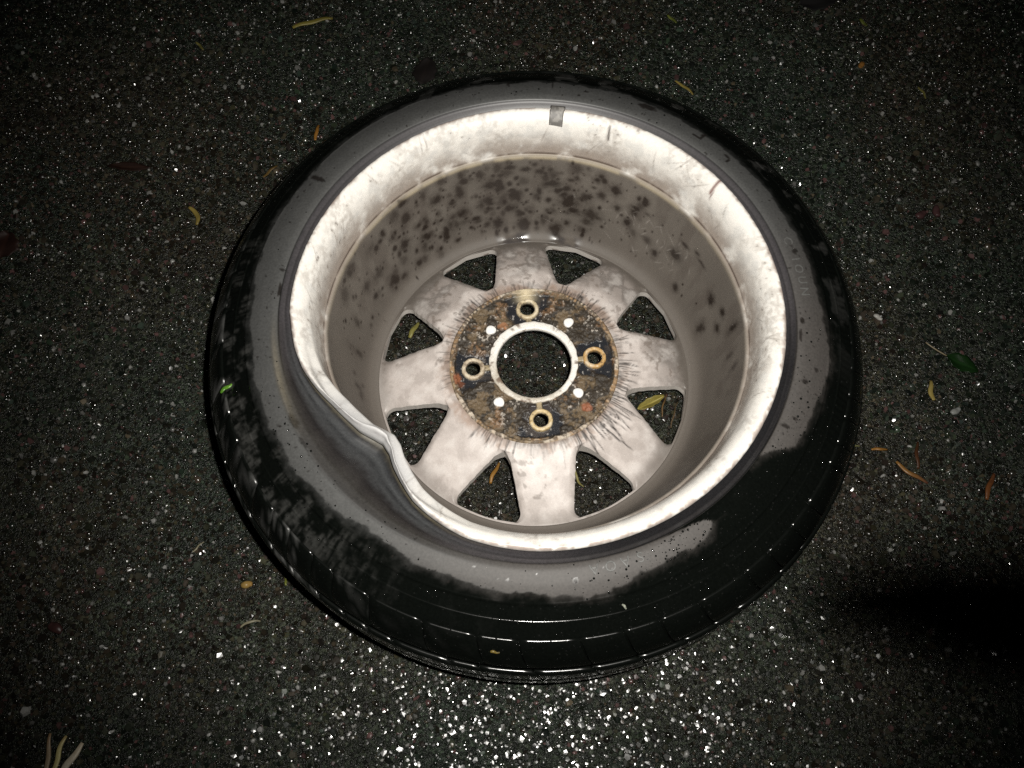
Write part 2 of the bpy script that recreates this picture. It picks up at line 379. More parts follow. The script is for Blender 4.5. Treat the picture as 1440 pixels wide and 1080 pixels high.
# --- eight spokes between eight rounded three-cornered windows
RI, RO, RE, RH = .0885, .1446, .1462, .0782
def half_spoke(r): return np.interp(r, [.075, .09, .145], [.0325, .0310, .0240])
def win_w(r):
    r = np.asarray(r, float); a = np.arcsin(half_spoke(r)/r); wv = np.maximum(math.pi/8 - a, 0)*r
    c1, c2 = .0085, .0105
    x = np.clip((RI+c1-r)/c1, 0, 1); wv = wv*np.where(r < RI+c1, np.sqrt(np.clip(1-x*x, 0, 1))*1.0, 1) + np.where((r >= RI), .0012*np.sqrt(np.clip(1-x*x, 0, 1)), 0)
    y = np.clip((r-(RO-c2))/c2, 0, 1); wv = wv - c2*(1-np.sqrt(np.clip(1-y*y, 0, 1)))
    wv = np.where((r <= RI) | (r > RO), 0, wv)
    return np.clip(wv, 0, None)/r
rows = np.concatenate([np.linspace(RH, RI, 12), RI+.0085*(1-np.cos(np.linspace(.12, np.pi/2, 12))), np.linspace(RI+.0089, RO-.0108, 48), RO-.0105+.0105*np.sin(np.linspace(0, np.pi/2, 14)), [RO+.0003, RO+.0009, RE]])
us = np.sign(np.linspace(-1, 1, 75))*(1-(1-np.abs(np.linspace(-1, 1, 75)))**1.35)
def spoke_top(r, d, has):                     # height of the back of a spoke
    s = np.clip((r-.080)/(.066), 0, 1)
    z = -.1138 - .0267*(s**1.15*(1-.25*(1-s)))
    return z - has*.0030*np.clip(1-d/.006, 0, 1)**2
def spoke_tint(Pw, streaks):
    r = np.hypot(Pw[:, 0], Pw[:, 1]); t = np.arctan2(Pw[:, 1], Pw[:, 0])
    Q = Pw.copy(); Q[:, 2] = 0
    n1 = fbm(Q, 48, 31, 4); n2 = fbm(Q, 210, 32, 4); n3 = fbm(Q, 20, 33, 3)
    c = np.tile(np.array([.575, .52, .49]), (len(Pw), 1))
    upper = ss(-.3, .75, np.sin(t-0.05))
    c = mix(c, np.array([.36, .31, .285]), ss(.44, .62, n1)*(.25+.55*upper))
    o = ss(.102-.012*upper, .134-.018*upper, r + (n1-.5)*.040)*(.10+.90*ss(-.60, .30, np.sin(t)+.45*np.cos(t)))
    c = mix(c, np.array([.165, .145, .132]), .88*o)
    n4 = fbm(Q, 95, 36, 5)
    c = mix(c, np.array([.40, .355, .33]), .6*ss(.50, .64, n4)); c = mix(c, np.array([.74, .70, .67]), .4*ss(.48, .76, 1-n4))
    c = mix(c, np.array([.16, .13, .11]), .6*ss(.60, .70, n2)*ss(.42, .58, n3+.15*upper))
    c = mix(c, np.array([.30, .17, .10]), .50*ss(.090, .080, r+(n2-.5)*.016)*ss(.36, .54, n1))
    c = mix(c, np.array([.05, .038, .03]), .32*ss(.0850, .0795, r+(n2-.5)*.015+(n4-.5)*.014))
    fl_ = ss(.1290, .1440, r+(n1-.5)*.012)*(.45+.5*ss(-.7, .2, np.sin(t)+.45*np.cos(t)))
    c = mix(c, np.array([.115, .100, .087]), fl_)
    dark = np.zeros(len(Pw)); L = t + n2*0.01
    for a0, r1, wid, s, slant in streaks:
        dd = adist(L, a0+slant*(r-.08))*r
        dark = np.maximum(dark, s*np.exp(-(dd/wid)**2)*(1-ss(r1-.006, r1, r)))
    c = mix(c, np.array([.035, .03, .028]), dark)
    return np.clip(c, 0, .85), .48+.2*(n1-.5), dark
STREAK = []
for a0, sp, n, lo, hi, s in ((136, 9, 26, .082, .090, .8), (110, 8, 8, .082, .088, .6), (56, 12, 22, .082, .091, .8), (35, 6, 6, .083, .092, .5), (0, 9, 11, .086, .098, .7),
                             (-14, 8, 12, .086, .100, .7), (-34, 9, 22, .086, .112, .8), (-50, 7, 8, .084, .100, .8), (-98, 16, 26, .083, .094, .45), (-118, 8, 7, .082, .091, .7), (172, 18, 22, .082, .090, .55), (90, 12, 7, .082, .088, .5), (15, 10, 8, .084, .094, .5), (-70, 8, 6, .083, .1, .35)):
    for k in range(int(n*1.5)):
        STREAK.append((math.radians(rng.normal(a0, sp)), lo+.002+(hi-lo+.003)*rng.random()**1.5, rng.uniform(.0003, .0007), min(1, s*rng.uniform(.7, 1.4)), rng.normal(0, 1.2)))
STREAK += [(math.radians(-45), .121, .0006, .95, 1.5), (math.radians(-57), .112, .0007, .95, 1.0), (math.radians(48), .0945, .0006, .9, -1), (math.radians(42), .093, .0007, .9, -1), (math.radians(71), .094, .0006, .8, 0), (math.radians(-102), .094, .0006, .9, 0)]
for k in range(8):
    mid = PHI + math.pi/8 + k*math.pi/4
    Rg = np.tile(rows[:, None], (1, len(us))); wv = win_w(rows)
    a = (math.pi/8 - wv)[:, None]*us[None, :]
    has = np.tile((wv > 0)[:, None], (1, len(us))).astype(float); has[-3:] = 0
    d = ((math.pi/8 - wv)[:, None] - np.abs(a))*Rg
    dz = np.where(rows > RO-.02, np.minimum(1, np.clip(RO-rows, 0, 1)*0+1), 1)
    jit = (fbm(polar(Rg.ravel(), (a+mid).ravel(), 0*a.ravel()), 330, 41, 2)-.5).reshape(a.shape)
    A = a + mid + np.sign(us)[None, :]*np.clip(1-d/.004, 0, 1)*has*jit*.0011/Rg
    zt = spoke_top(Rg, d, has)
    Pt = polar(Rg.ravel(), A.ravel(), zt.ravel())
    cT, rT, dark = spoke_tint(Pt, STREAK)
    Pt[:, 2] += .0004*dark + .0006*(fbm(Pt, 60, 44, 3)-.5)*(Pt[:, 2] > -.1402)
    Pb = polar(Rg.ravel(), A.ravel(), (zt - np.interp(Rg, [.078, .10, .146], [.020, .0095, .0075])).ravel())
    n = len(Pt); nc = len(us); qs = [grid_quads(len(rows), nc), grid_quads(len(rows), nc, off=n, flip=True)]
    # window walls get their own vertices, so that the top edge stays crisp
    Vs = [Pt, Pb]; Ts = [np.column_stack([cT, rT]), np.tile([.22, .19, .17, .6], (n, 1))]; off = 2*n
    i0 = np.where(wv > 0)[0]; sel = np.concatenate([i0, [i0[-1]+1]])
    for cidx, fl_ in ((0, False), (nc-1, True)):
        top = Pt[sel*nc+cidx]; bot = Pb[sel*nc+cidx]
        ring = np.concatenate([top, top*.5+bot*.5, bot]); m = len(sel)
        Vs.append(ring); Ts.append(np.tile([.62, .58, .54, .45], (3*m, 1)))
        qs.append(grid_quads(3, m, off=off, flip=fl_)); off += 3*m
    Vv = np.vstack(Vs); Vv[:, 2] += LIP
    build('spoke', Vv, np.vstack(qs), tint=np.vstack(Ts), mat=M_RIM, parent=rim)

# --- hub pad: a fine relief with pockets round the bolt holes and crust between them
HZ = -.1126
st = .00052; ax = np.arange(-.0792, .0793, st); HX, HY = np.meshgrid(ax, ax); sh = HX.shape
r = np.hypot(HX, HY); t = np.arctan2(HY, HX)
bolts = [np.array([math.cos(BOLT+k*math.pi/2), math.sin(BOLT+k*math.pi/2)])*.0562 for k in range(4)]
RB, RC = .0066, .0345
inside = (r <= .0788) & (r >= RC)
bd = np.min([np.hypot(HX-b[0], HY-b[1]) for b in bolts], 0)
inside &= bd >= RB
Pq = np.column_stack([HX.ravel(), HY.ravel(), 0*HX.ravel()])
n1 = fbm(Pq, 120, 51, 4).reshape(sh); n2 = fbm(Pq, 420, 52, 3).reshape(sh); n3 = fbm(Pq, 45, 53, 3).reshape(sh)
db = np.min([adist(t, BOLT+k*math.pi/2) for k in range(4)], 0)
pocket = (1-ss(.25, .36, db + (n1-.5)*.35))*ss(.040, .042, r)*(1-ss(.0715, .0735, r + (n2-.5)*.002))
boss = 1-ss(.0098, .0108, bd)
bridge = (1-ss(.045, .075, db))*(1-ss(.053, .056, r))*ss(.036, .040, r)
rimr = ss(.0742, .0756, r + (n1-.5)*.006)
hz = np.zeros(sh) - .0028*pocket*(1-boss)*(1-bridge)
crust = (1-pocket)*ss(.0405, .042, r)*(1-rimr)
hz += crust*((n1-.5)*.0044 + (n2-.5)*.0024 - .0006)
teeth = np.clip(.5+.5*np.sin(t*118 + 14*n3 + 5*n1) + (n2-.5)*1.2, 0, 1)
dirty = np.maximum(np.exp(-(adist(t, math.radians(136))/.42)**2), np.exp(-(adist(t, math.radians(52))/.42)**2))
dirty = np.maximum(dirty, .8*np.exp(-(adist(t, math.radians(-40))/.35)**2)); dirty = np.maximum(dirty, .55*np.exp(-(adist(t, math.radians(-120))/.4)**2))
hz += rimr*(.0003 + .0009*(teeth-.5)*dirty + (n2-.5)*.0008)
hz -= .0020*ss(.0772, .0788, r)
HV = np.column_stack([HX.ravel(), HY.ravel(), (hz + HZ + LIP).ravel()])
c = np.tile(np.array([.125, .088, .05]), (HX.size, 1))
N1, N2, N3 = n1.ravel(), n2.ravel(), n3.ravel()
c = mix(c, np.array([.024, .018, .012]), ss(.41, .52, N1)*.93)
c = mix(c, np.array([.55, .50, .44]), ss(.63, .71, N2)*.7*ss(.44, .60, N3+.3*(N1-.5)))
c = mix(c, np.array([.20, .105, .045]), .6*ss(.55, .66, N3)*ss(.4, .55, N2))
c = mix(c, np.array([.022, .017, .013]), ss(.62, .70, 1-N2)*.75)
pk = (pocket*(1-boss*.0)).ravel()
pc = mix(np.tile(np.array([.016, .017, .021]), (HX.size, 1)), np.array([.055, .045, .04]), ss(.5, .62, N1)*.7)
pc = mix(pc, np.array([.35, .33, .31]), .8*ss(.70, .75, N2))
c = mix(c, pc, pk)
for px, py, s, colr in ((641, 533, .006, (.23, .085, .04)), (648, 540, .004, (.12, .045, .025)), (825, 573, .005, (.27, .10, .05)), (705, 410, .004, (.20, .075, .04)), (707, 458, .0045, (.33, .16, .08))):
    b_ = at(px, py, LIP+HZ); dd = np.hypot(HX-b_[0], HY-b_[1]).ravel()
    c = mix(c, np.array(colr), .95*(1-ss(s*.6, s*1.15, dd+(N2-.5)*s)))
rr_ = rimr.ravel()
rc = mix(np.tile(np.array([.26, .19, .115]), (HX.size, 1)), np.array([.30, .19, .10]), ss(.42, .56, N1))
rc = mix(rc, np.array([.56, .50, .42]), .75*ss(.47, .64, fbm(Pq, 70, 58, 5))); rc = mix(rc, np.array([.02, .016, .013]), (ss(.45, .62, teeth)*dirty).ravel()*.95)
rc = mix(rc, np.array([.09, .065, .045]), .8*ss(.48, .60, N2+.2*(N3-.5))); rc = mix(rc, np.array([.60, .54, .46]), .5*ss(.70, .76, fbm(Pq, 300, 57, 3)))
c = mix(c, rc, rr_)
top_pale = np.exp(-(adist(t, math.radians(96))/.12)**2)*ss(.062, .068, r)
c = mix(c, np.array([.62, .53, .36]), .85*top_pale.ravel())  # paler tan patch at the top of the pad
c = mix(c, np.array([.40, .32, .20]), ss(.38,.5,N1+.1)*.85*bridge.ravel()*(1-ss(.042, .046, r).ravel()*.2))
ro = np.full(HX.size, .62); ro = ro*(1-pk)+.32*pk
# keep only whole cells and pull the cut vertices onto the true circles
ii = inside; cell = ii[:-1, :-1] | ii[1:, :-1] | ii[:-1, 1:] | ii[1:, 1:]
nrw, ncl = sh; I, J = np.where(cell)
hq = np.stack([I*ncl+J, I*ncl+J+1, (I+1)*ncl+J+1, (I+1)*ncl+J], -1)
def snap(cx, cy, rad, outside):
    dx, dy = HV[:, 0]-cx, HV[:, 1]-cy; dd = np.hypot(dx, dy)
    m = (dd > rad) if outside else (dd < rad)
    if not outside: m &= dd > rad-.0016
    HV[m, 0] = cx+dx[m]/dd[m]*rad; HV[m, 1] = cy+dy[m]/dd[m]*rad
snap(0, 0, .0788, True); snap(0, 0, RC, False)
for b in bolts: snap(b[0], b[1], RB, False)
used = np.unique(hq); remap = np.full(len(HV), -1); remap[used] = np.arange(len(used))
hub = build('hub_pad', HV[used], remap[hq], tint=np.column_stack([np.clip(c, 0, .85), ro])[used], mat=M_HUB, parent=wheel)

def lathe(name, prof, tint_fn, cx=0, cy=0, nt=128, mat=M_HUB, parent=hub, wob=None):
    p = np.asarray(prof, float); t = np.linspace(0, 2*np.pi, nt, endpoint=False)
    T, = np.meshgrid(t); Rm = np.tile(p[:, 0:1], (1, nt)); Zm = np.tile(p[:, 1:2], (1, nt)); Tm = np.tile(t, (len(p), 1))
    if wob is not None: Rm = Rm + wob(Tm, Rm)
    Vv = polar(Rm.ravel(), Tm.ravel(), Zm.ravel())
    tint = tint_fn(Vv.copy(), Tm.ravel())
    Vv += np.array([cx, cy, LIP])
    return build(name, Vv, grid_quads(len(p), nt, wrap=True, flip=True), tint=tint, mat=mat, parent=parent)

def ring_tint(Pv, t):
    n = fbm(Pv, 180, 61, 4)
    cc = np.tile(np.array([.80, .775, .73]), (len(Pv), 1))
    low = ss(-.2, -.7, np.sin(t+.45))
    cc = mix(cc, np.array([.42, .37, .29]), .75*low*ss(.3, .6, n+.15)); cc = mix(cc, np.array([.14, .09, .06]), .85*ss(.60, .70, n))
    cc = mix(cc, np.array([.03, .025, .02]), (Pv[:, 2] < HZ-.002)*.75)
    return np.column_stack([cc, np.full(len(cc), .4)])
lathe('centre_ring', [(.0415, HZ-.003), (.0412, HZ+.0004), (.0406, HZ+.0010), (.0386, HZ+.0012), (.0362, HZ+.0012), (.0350, HZ+.0007), (.0344, HZ-.0006), (.0342, HZ-.0026), (.0352, HZ-.0050), (.0385, HZ-.0100)],
      ring_tint, nt=256, wob=lambda T, R: np.where(R > .0375, .0013*np.sin(T-.3)-.0002+.0004*np.sin(T*23)*np.sin(T*7), 0))
for k, b in enumerate(bolts):
    base = ((.50, .31, .12), (.52, .43, .28), (.46, .38, .28), (.55, .42, .22))[k]
    def bt(Pv, t, base=base, k=k):
        n = fbm(Pv+k, 260, 63+k, 3)
        cc = mix(np.tile(np.array(base), (len(Pv), 1)), np.array([.70, .62, .48]), ss(.5, .65, n)*.6)
        cc = mix(cc, np.array([.10, .06, .035]), ss(.62, .72, 1-n)*.7)
        cc = mix(cc, np.array([.05, .035, .025]), (Pv[:, 2] < HZ-.0015)*.85)  # shade inside the bolt hole put into the sleeve colour
        return np.column_stack([cc, np.full(len(cc), .45)])
    lathe('bolt_sleeve', [(.0110, HZ-.0032), (.0106, HZ+.0002), (.0099, HZ+.0012), (.0086, HZ+.0014), (.0074, HZ+.0009), (.0068, HZ-.0004), (.0066, HZ-.002), (.0069, HZ-.0045), (.0100, HZ-.0110)], bt, b[0], b[1], nt=72,
          wob=lambda T, R: .00018*np.sin(T*9+k)*np.sin(T*4))
for k, (a, rr) in enumerate(((51.6, .0527), (140.3, .0522), (230.7, .0505), (323.3, .0500))):
    cx, cy = rr*math.cos(math.radians(a)), rr*math.sin(math.radians(a))
    lathe('locating_pin', [(.0047, HZ-.003), (.0046, HZ+.0010), (.0042, HZ+.0016), (.0030, HZ+.0019), (.0014, HZ+.0020), (.00005, HZ+.0020)],
          lambda Pv, t: np.column_stack([np.tile([.84, .83, .81], (len(Pv), 1)), np.full(len(Pv), .35)]), cx, cy, nt=40,
          wob=lambda T, R: R*(.06*np.sin(T*2+k)+.05*np.sin(T*3+2*k)))

# --- lead strip left from a balance weight, folded over the lip
aa = np.linspace(math.radians(82.3), math.radians(86.0), 14)
pp = np.array([(.2016, -.0020), (.2018, .0009), (.1992, .0022), (.1968, .0022), (.1938, .0006), (.1903, -.0022), (.1872, -.0062), (.1850, -.0118), (.1846, -.0150)])
pp = resample(catmull(pp, 5), .0011)
Rm = np.tile(pp[:, :1], (1, 14)) - .0; Zm = np.tile(pp[:, 1:], (1, 14)); Am = np.tile(aa, (len(pp), 1))
Am += ((pp[:, 0] < .1965)[:, None])*0.004
top = polar(Rm.ravel(), Am.ravel(), Zm.ravel()); bot = polar((Rm-.0001*0).ravel(), Am.ravel(), Zm.ravel()-.0014)
edge_ = np.zeros((len(pp), 14)); edge_[:, [0, -1]] = 1; edge_[-1:] = 1; edge_[4] = .6
nn = fbm(top, 300, 71, 3)
cc = mix(np.tile(np.array([.135, .128, .12]), (len(top), 1)), np.array([.30, .285, .265]), ss(.5, .62, nn)*.7); cc = mix(cc, np.array([.03, .025, .022]), edge_.ravel()*.9)
n = len(top); nr = len(pp)
per = np.concatenate([np.arange(14), np.arange(1, nr)*14+13, (nr-1)*14+np.arange(12, -1, -1), np.arange(nr-2, 0, -1)*14])
side = np.stack([per, np.roll(per, -1), np.roll(per, -1)+n, per+n], -1)
VV = np.vstack([top, bot]); VV[:, 2] += LIP
wm = build('balance_weight', VV, np.vstack([grid_quads(nr, 14, flip=True), grid_quads(nr, 14, off=n), side]), tint=np.column_stack([np.vstack([cc, cc*.6]), np.full(2*n, .5)]), mat=M_RIM, parent=rim)
wm['label'] = 'grey strip clipped over the top of the white rim lip'

# --- tyre
tp = [(.1925, -.030), (.1945, -.0180), (.1975, -.0105), (.2015, -.0068), (.2050, -.0042), (.2083, -.0022), (.2093, -.0008), (.2105, -.0002), (.2150, .0004), (.2230, -.0012), (.2300, -.0040),
      (.2360, -.0072), (.2374, -.0076), (.2384, -.0092), (.2440, -.0125), (.2478, -.0150), (.2484, -.0146), (.2492, -.0158), (.2560, -.0205), (.2600, -.0236), (.2640, -.0285), (.2690, -.0370), (.2720, -.0470),
      (.2755, -.0600), (.2770, -.0850), (.2765, -.1150), (.2735, -.1330), (.2660, -.1490), (.2560, -.1620), (.2440, -.1715), (.2300, -.1768), (.2180, -.1770), (.2050, -.172), (.1990, -.165), (.1900, -.150), (.1900, -.09), (.1910, -.05), (.1925, -.030)]
tpr = catmull(tp, 6); vis = int(np.argmax(tpr[:, 1] < -.09)); tpr = np.vstack([resample(tpr[:vis], .0011), resample(tpr[vis:], .006)[1:-1]])
NP, NT = len(tpr), 1152
th = np.linspace(0, 2*np.pi, NT, endpoint=False)
TH = np.tile(th, (NP, 1)); R0 = np.tile(tpr[:, 0:1], (1, NT)); Z0 = np.tile(tpr[:, 1:2], (1, NT))
wt = (1-ss(.1980, .2125, R0))*(Z0 > -.04)
D = dent(TH); pull = np.minimum(D*1.02, .06)
RR = R0 - pull*wt*0.97
ZZ = Z0 - .30*pull*np.exp(-((R0-.2030)/.0055)**2)*(Z0 > -.04) - .10*pull*wt
stp = np.interp(R0, [.193, .1985, .2006, .2014, .2022, .2032, .2042, .2052, .2064, .2078, .2095, .2115, .2150], np.arange(13))
ZZ = ZZ + .0006*np.sin(stp*2.3)*np.clip(D/.012, 0, 1)*(Z0 > -.04)*(R0 < .2155)*(R0 > .1955)
serr = ((R0 > .2495) & (R0 < .2590) & (Z0 > -.04))*.00028*np.sign(np.sin(TH*288))
ZZ = ZZ + serr + 0.0006*np.sin(3*TH+.5)*(Z0 > -.05)
V = polar(RR.ravel(), TH.ravel(), ZZ.ravel()); V[:, 2] += LIP
P = polar(R0.ravel(), TH.ravel(), Z0.ravel()); z, t_, r_ = Z0.ravel(), TH.ravel(), R0.ravel()
n1 = fbm(P, 60, 81, 4); n2 = fbm(P, 260, 82, 4); n3 = fbm(P, 14, 83, 3)
oa = np.radians([0, 6.7, 19, 33, 50, 69, 88.7, 108, 128.6, 148, 163.6, 185, 205.6, 219.5, 235.6, 248.6, 259.8, 270, 280.3, 288.8, 296.4, 302, 304.5, 306, 318, 322, 326, 329, 331.5, 341, 350.8, 355.4, 360])
orr = np.array([.2315, .2300, .2288, .2285, .2271, .2337, .2330, .2338, .2381, .2365, .2386, .2306, .2314, .2294, .2232, .2263, .2297, .2310, .2338, .2278, .2262, .2246, .2225, .2170, .2050, .2090, .2190, .2262, .2289, .2338, .2377, .2350, .2315])
ob = np.interp(t_, oa, orr)
ia = np.radians([0, 135, 160, 180, 200, 285, 296, 302, 304.5, 306, 317, 319, 335, 360]); irr = np.array([.2092, .2092, .2092, .2095, .2092, .2092, .2100, .2120, .2145, .2190, .2225, .2100, .2092, .2092])
ib = np.interp(t_, ia, irr)
nst = fbm(np.column_stack([t_*.25*420, r_*55, 0*t_]), 1.0, 89, 3)*.6+n2*.4
jag = (fbm(P, 95, 84, 4)-.5)*.009 + (fbm(np.column_stack([t_*4, 0*t_, 0*t_]), 3, 85, 2)-.5)*.004
dry = (.60*ss(-.0008, .0010, ob+jag-r_)+.40*ss(-.0075, .0025, ob+jag-r_+(n2-.5)*.006+(n1-.5)*.006))*ss(-.0004, .0005, r_-ib)*(z > -.05)
wet = np.array([.0026, .0032, .0027])
c = np.tile(wet, (len(P), 1)); ro = np.full(len(P), .13) + .16*(n1-.5)
left = ss(.45, .95, np.cos(t_-math.radians(212)))                     # mud-scuffed half of the tread shoulder
sc_ = ss(.50, .64, fbm(np.column_stack([P[:, 0], P[:, 1], P[:, 2]*.3]), 70, 86, 4)+.05*left+.12*(n3-.5))*ss(.36, .62, nst)*(.05+.65*left)*ss(.225, .236, r_)*(1-ss(.270, .277, r_)*.6)
sc_ = sc_*(z > -.075)*(1-ss(.0, .5, np.cos(t_-math.radians(-50)))*.9)
c = mix(c, np.array([.050, .050, .047]), .85*sc_); ro = ro+.30*sc_
topw = ss(.2, .9, np.cos(t_-math.radians(60)))*ss(.55, .66, n1)*ss(.236, .24, r_)*(z > -.06)
c = mix(c, np.array([.045, .045, .043]), .6*topw)
dc = np.tile(np.array([.050, .0503, .0493]), (len(P), 1))*(.86+.28*n1[:, None])
brn = ss(.15, .8, np.cos(t_-math.radians(310)))
dc = mix(dc, np.array([.050, .0445, .041]), brn*.9)
pits = ss(.66, .73, n2)*ss(.40, .6, n3)
c = mix(c, dc, dry); ro = ro*(1-dry)+.62*dry
# dark wet spots and runs over the dry band
dsp = np.zeros(len(P)); near = (dry > .01); tn, rn, Pn = t_[near], r_[near], P[near]; wv_ = fbm(Pn, 330, 88, 3)-.5; dn = np.zeros(len(tn))
S = [(63.5, .2262, .0090, .0042, 1), (50, .2205, .0045, .0014, 1), (49, .2255, .0016, .0050, 1), (41.5, .2230, .0030, .0016, 1), (40.5, .2195, .0012, .0030, 1), (86, .2285, .0009, .0050, .9), (96, .2300, .0011, .0045, .9),
     (78, .2240, .0024, .0012, .9), (146.5, .2260, .0024, .0090, 1), (176, .2110, .0070, .0014, 1), (171, .2125, .0016, .0030, .9), (13.5, .2210, .0026, .0028, .9), (356.5, .2135, .0030, .0016, 1), (353, .2120, .0060, .0013, .9),
     (342.5, .2190, .0026, .0026, .95), (346, .2270, .0018, .0018, .8), (331.5, .2150, .0018, .0040, .9), (334, .2200, .0016, .0030, .8), (276.6, .2225, .0022, .0022, 1), (213, .2140, .0060, .0016, .8), (208, .2130, .0080, .0022, .9)]
for k in range(190):
    S.append((rng.uniform(0, 360), rng.uniform(.2100, .232), rng.uniform(.0004, .0012), rng.uniform(.0004, .0012), rng.uniform(.5, 1)))
for a0, r0, sa, sr, s in S:
    da = adist(tn, math.radians(a0))*.22; m = (da < sa*2.4+.001) & (np.abs(rn-r0) < sr*2.4+.001)
    if m.any():
        e = np.hypot(da[m]/sa, (rn[m]-r0)/sr)+wv_[m]*1.0
        dn[m] = np.maximum(dn[m], s*(1-ss(.75, 1.1, e)))
dsp[near] = dn
c = mix(c, np.array([.014, .012, .011]), .92*dsp); ro = ro*(1-dsp)+.25*dsp
# bead strip next to the rim
bead = (1-ss(.2086, .2094, r_))*(z > -.04)
bc = np.tile(np.array([.040, .037, .040]), (len(P), 1))*(.8+.4*n1[:, None])
bc = mix(bc, np.array([.052, .047, .050]), .6*np.exp(-((r_-.2062)/.0007)**2)); bc = mix(bc, np.array([.012, .011, .012]), .8*np.exp(-((r_-.2046)/.0006)**2))
wetb = ss(.1, .35, np.cos(t_-math.radians(316))-.55)
bc = mix(bc, np.array([.010, .010, .011]), .85*wetb)
c = mix(c, bc, bead); ro = ro*(1-bead)+(.42-.2*wetb)*bead
# where the lip is pushed in, the stretched bead shows bluish, grey and yellowed rings
dm = np.clip(dent(t_)/.010, 0, 1)*(z > -.04)*(r_ < .2155)
stripe = np.interp(r_, [.193, .1985, .2006, .2014, .2022, .2032, .2042, .2052, .2064, .2078, .2095, .2115, .2150], np.arange(13))
pal = np.array([[.03, .03, .033], [.03, .027, .025], [.105, .090, .055], [.014, .014, .016], [.034, .036, .039], [.078, .082, .085], [.026, .027, .029], [.062, .064, .066], [.012, .010, .010], [.032, .028, .026], [.050, .046, .042], [.056, .052, .049], [.053, .052, .051]])
fi = np.clip(stripe+(n2-.5)*.7+(n1-.5)*1.1, 0, 11.999); i0 = fi.astype(int); pc = pal[i0]*(1-(fi-i0))[:, None]+pal[i0+1]*(fi-i0)[:, None]
c = mix(c, pc*.62, .92*dm*(1-dsp))
yel = np.exp(-((r_-.2125)/.0022)**2)*ss(.3, .0, adist(t_, math.radians(197)))*(z > -.04)
c = mix(c, np.array([.115, .10, .072]), .75*yel)
q = grid_quads(NP, NT, wrap=True)
q = np.vstack([q, np.stack([np.arange(NT)+(NP-1)*NT, (np.arange(NT)+1) % NT+(NP-1)*NT, (np.arange(NT)+1) % NT, np.arange(NT)], -1)])
tyre = build('tyre', V, q[:, ::-1], tint=np.column_stack([np.clip(c, 0, 1), np.clip(ro, .08, 1)]), mat=M_RUB, parent=wheel)

# tread blocks, two rows round the upper half of the tread
NB = 54
def tread_block(pr, a0, a1, sk=0.0):
    pr = np.asarray(pr, float); m = len(pr); K = 7
    dd = np.gradient(pr, axis=0); dd /= np.linalg.norm(dd, axis=1)[:, None]; nrm = np.stack([-dd[:, 1], dd[:, 0]], -1)
    nrm *= np.sign((nrm[:, 0]).sum())
    A = np.linspace(a0, a1, K); g_ = .0012/.275
    Vb = []
    for lay, (o_, ins) in enumerate(((-.006, 0), (-.0008, 0), (0, g_))):
        for i in range(m):
            s = np.clip(i, 0, m-1)/(m-1)*sk
            p_ = pr[i]+nrm[i]*o_
            if lay == 2 and i in (0, m-1): p_ = pr[i]*.8+pr[1 if i == 0 else m-2]*.2
            aa = A.copy()
            if ins: aa = np.linspace(a0+ins, a1-ins, K)
            Vb.append(polar(np.full(K, p_[0]), aa+s, np.full(K, p_[1]+LIP)))
    Vb = np.vstack(Vb); L_ = m*K; qd = [grid_quads(m, K, off=2*L_)]
    per = np.concatenate([np.arange(K), np.arange(1, m)*K+K-1, (m-1)*K+np.arange(K-2, -1, -1), np.arange(m-2, 0, -1)*K]); p2 = np.roll(per, -1)
    for l in (0, 1): qd.append(np.stack([per+l*L_, p2+l*L_, p2+(l+1)*L_, per+(l+1)*L_], -1))
    return Vb, np.vstack(qd)
row1 = [(.2608, -.0222), (.2655, -.0276), (.2705, -.0340), (.2745, -.0405), (.2768, -.0460), (.2772, -.0482)]
row2 = [(.2770, -.0552), (.2796, -.0556), (.2809, -.0570), (.2816, -.0620), (.2820, -.0740), (.2818, -.0860)]
row3 = [(.2817, -.0920), (.2818, -.1000), (.2816, -.1100), (.2812, -.1210), (.2800, -.1300)]
for pr, ph, sk in ((row1, 0.0, .038), (row2, .05, .03), (row3, .02, .04)):
    cuts = np.cumsum(np.random.default_rng(int(sk*1000)).uniform(.55, 1.45, NB)); cuts = np.concatenate([[0], cuts])*2*math.pi/cuts[-1]
    for k in range(NB):
        step = cuts[k+1]-cuts[k]; a0 = cuts[k]+ph
        Vb, qd = tread_block(pr, a0+.0017, a0+step-.0017, sk)
        nbk = fbm(Vb, 75, 86, 4); nb2 = fbm(Vb, 260, 82, 4); tb = np.arctan2(Vb[:, 1], Vb[:, 0])
        lf = ss(.45, .95, np.cos(tb-math.radians(212)))
        m_ = ss(.52, .60, nbk+.04*lf)*ss(.46, .56, nb2)*(.05+.6*lf)*(1-ss(0, .5, np.cos(tb-math.radians(-50)))*.9)
        cb = mix(np.tile(wet, (len(Vb), 1)), np.array([.062, .062, .060]), .8*m_)
        build('tread_block', Vb, qd, tint=np.column_stack([cb, .20+.3*m_]), mat=M_RUB, parent=tyre)

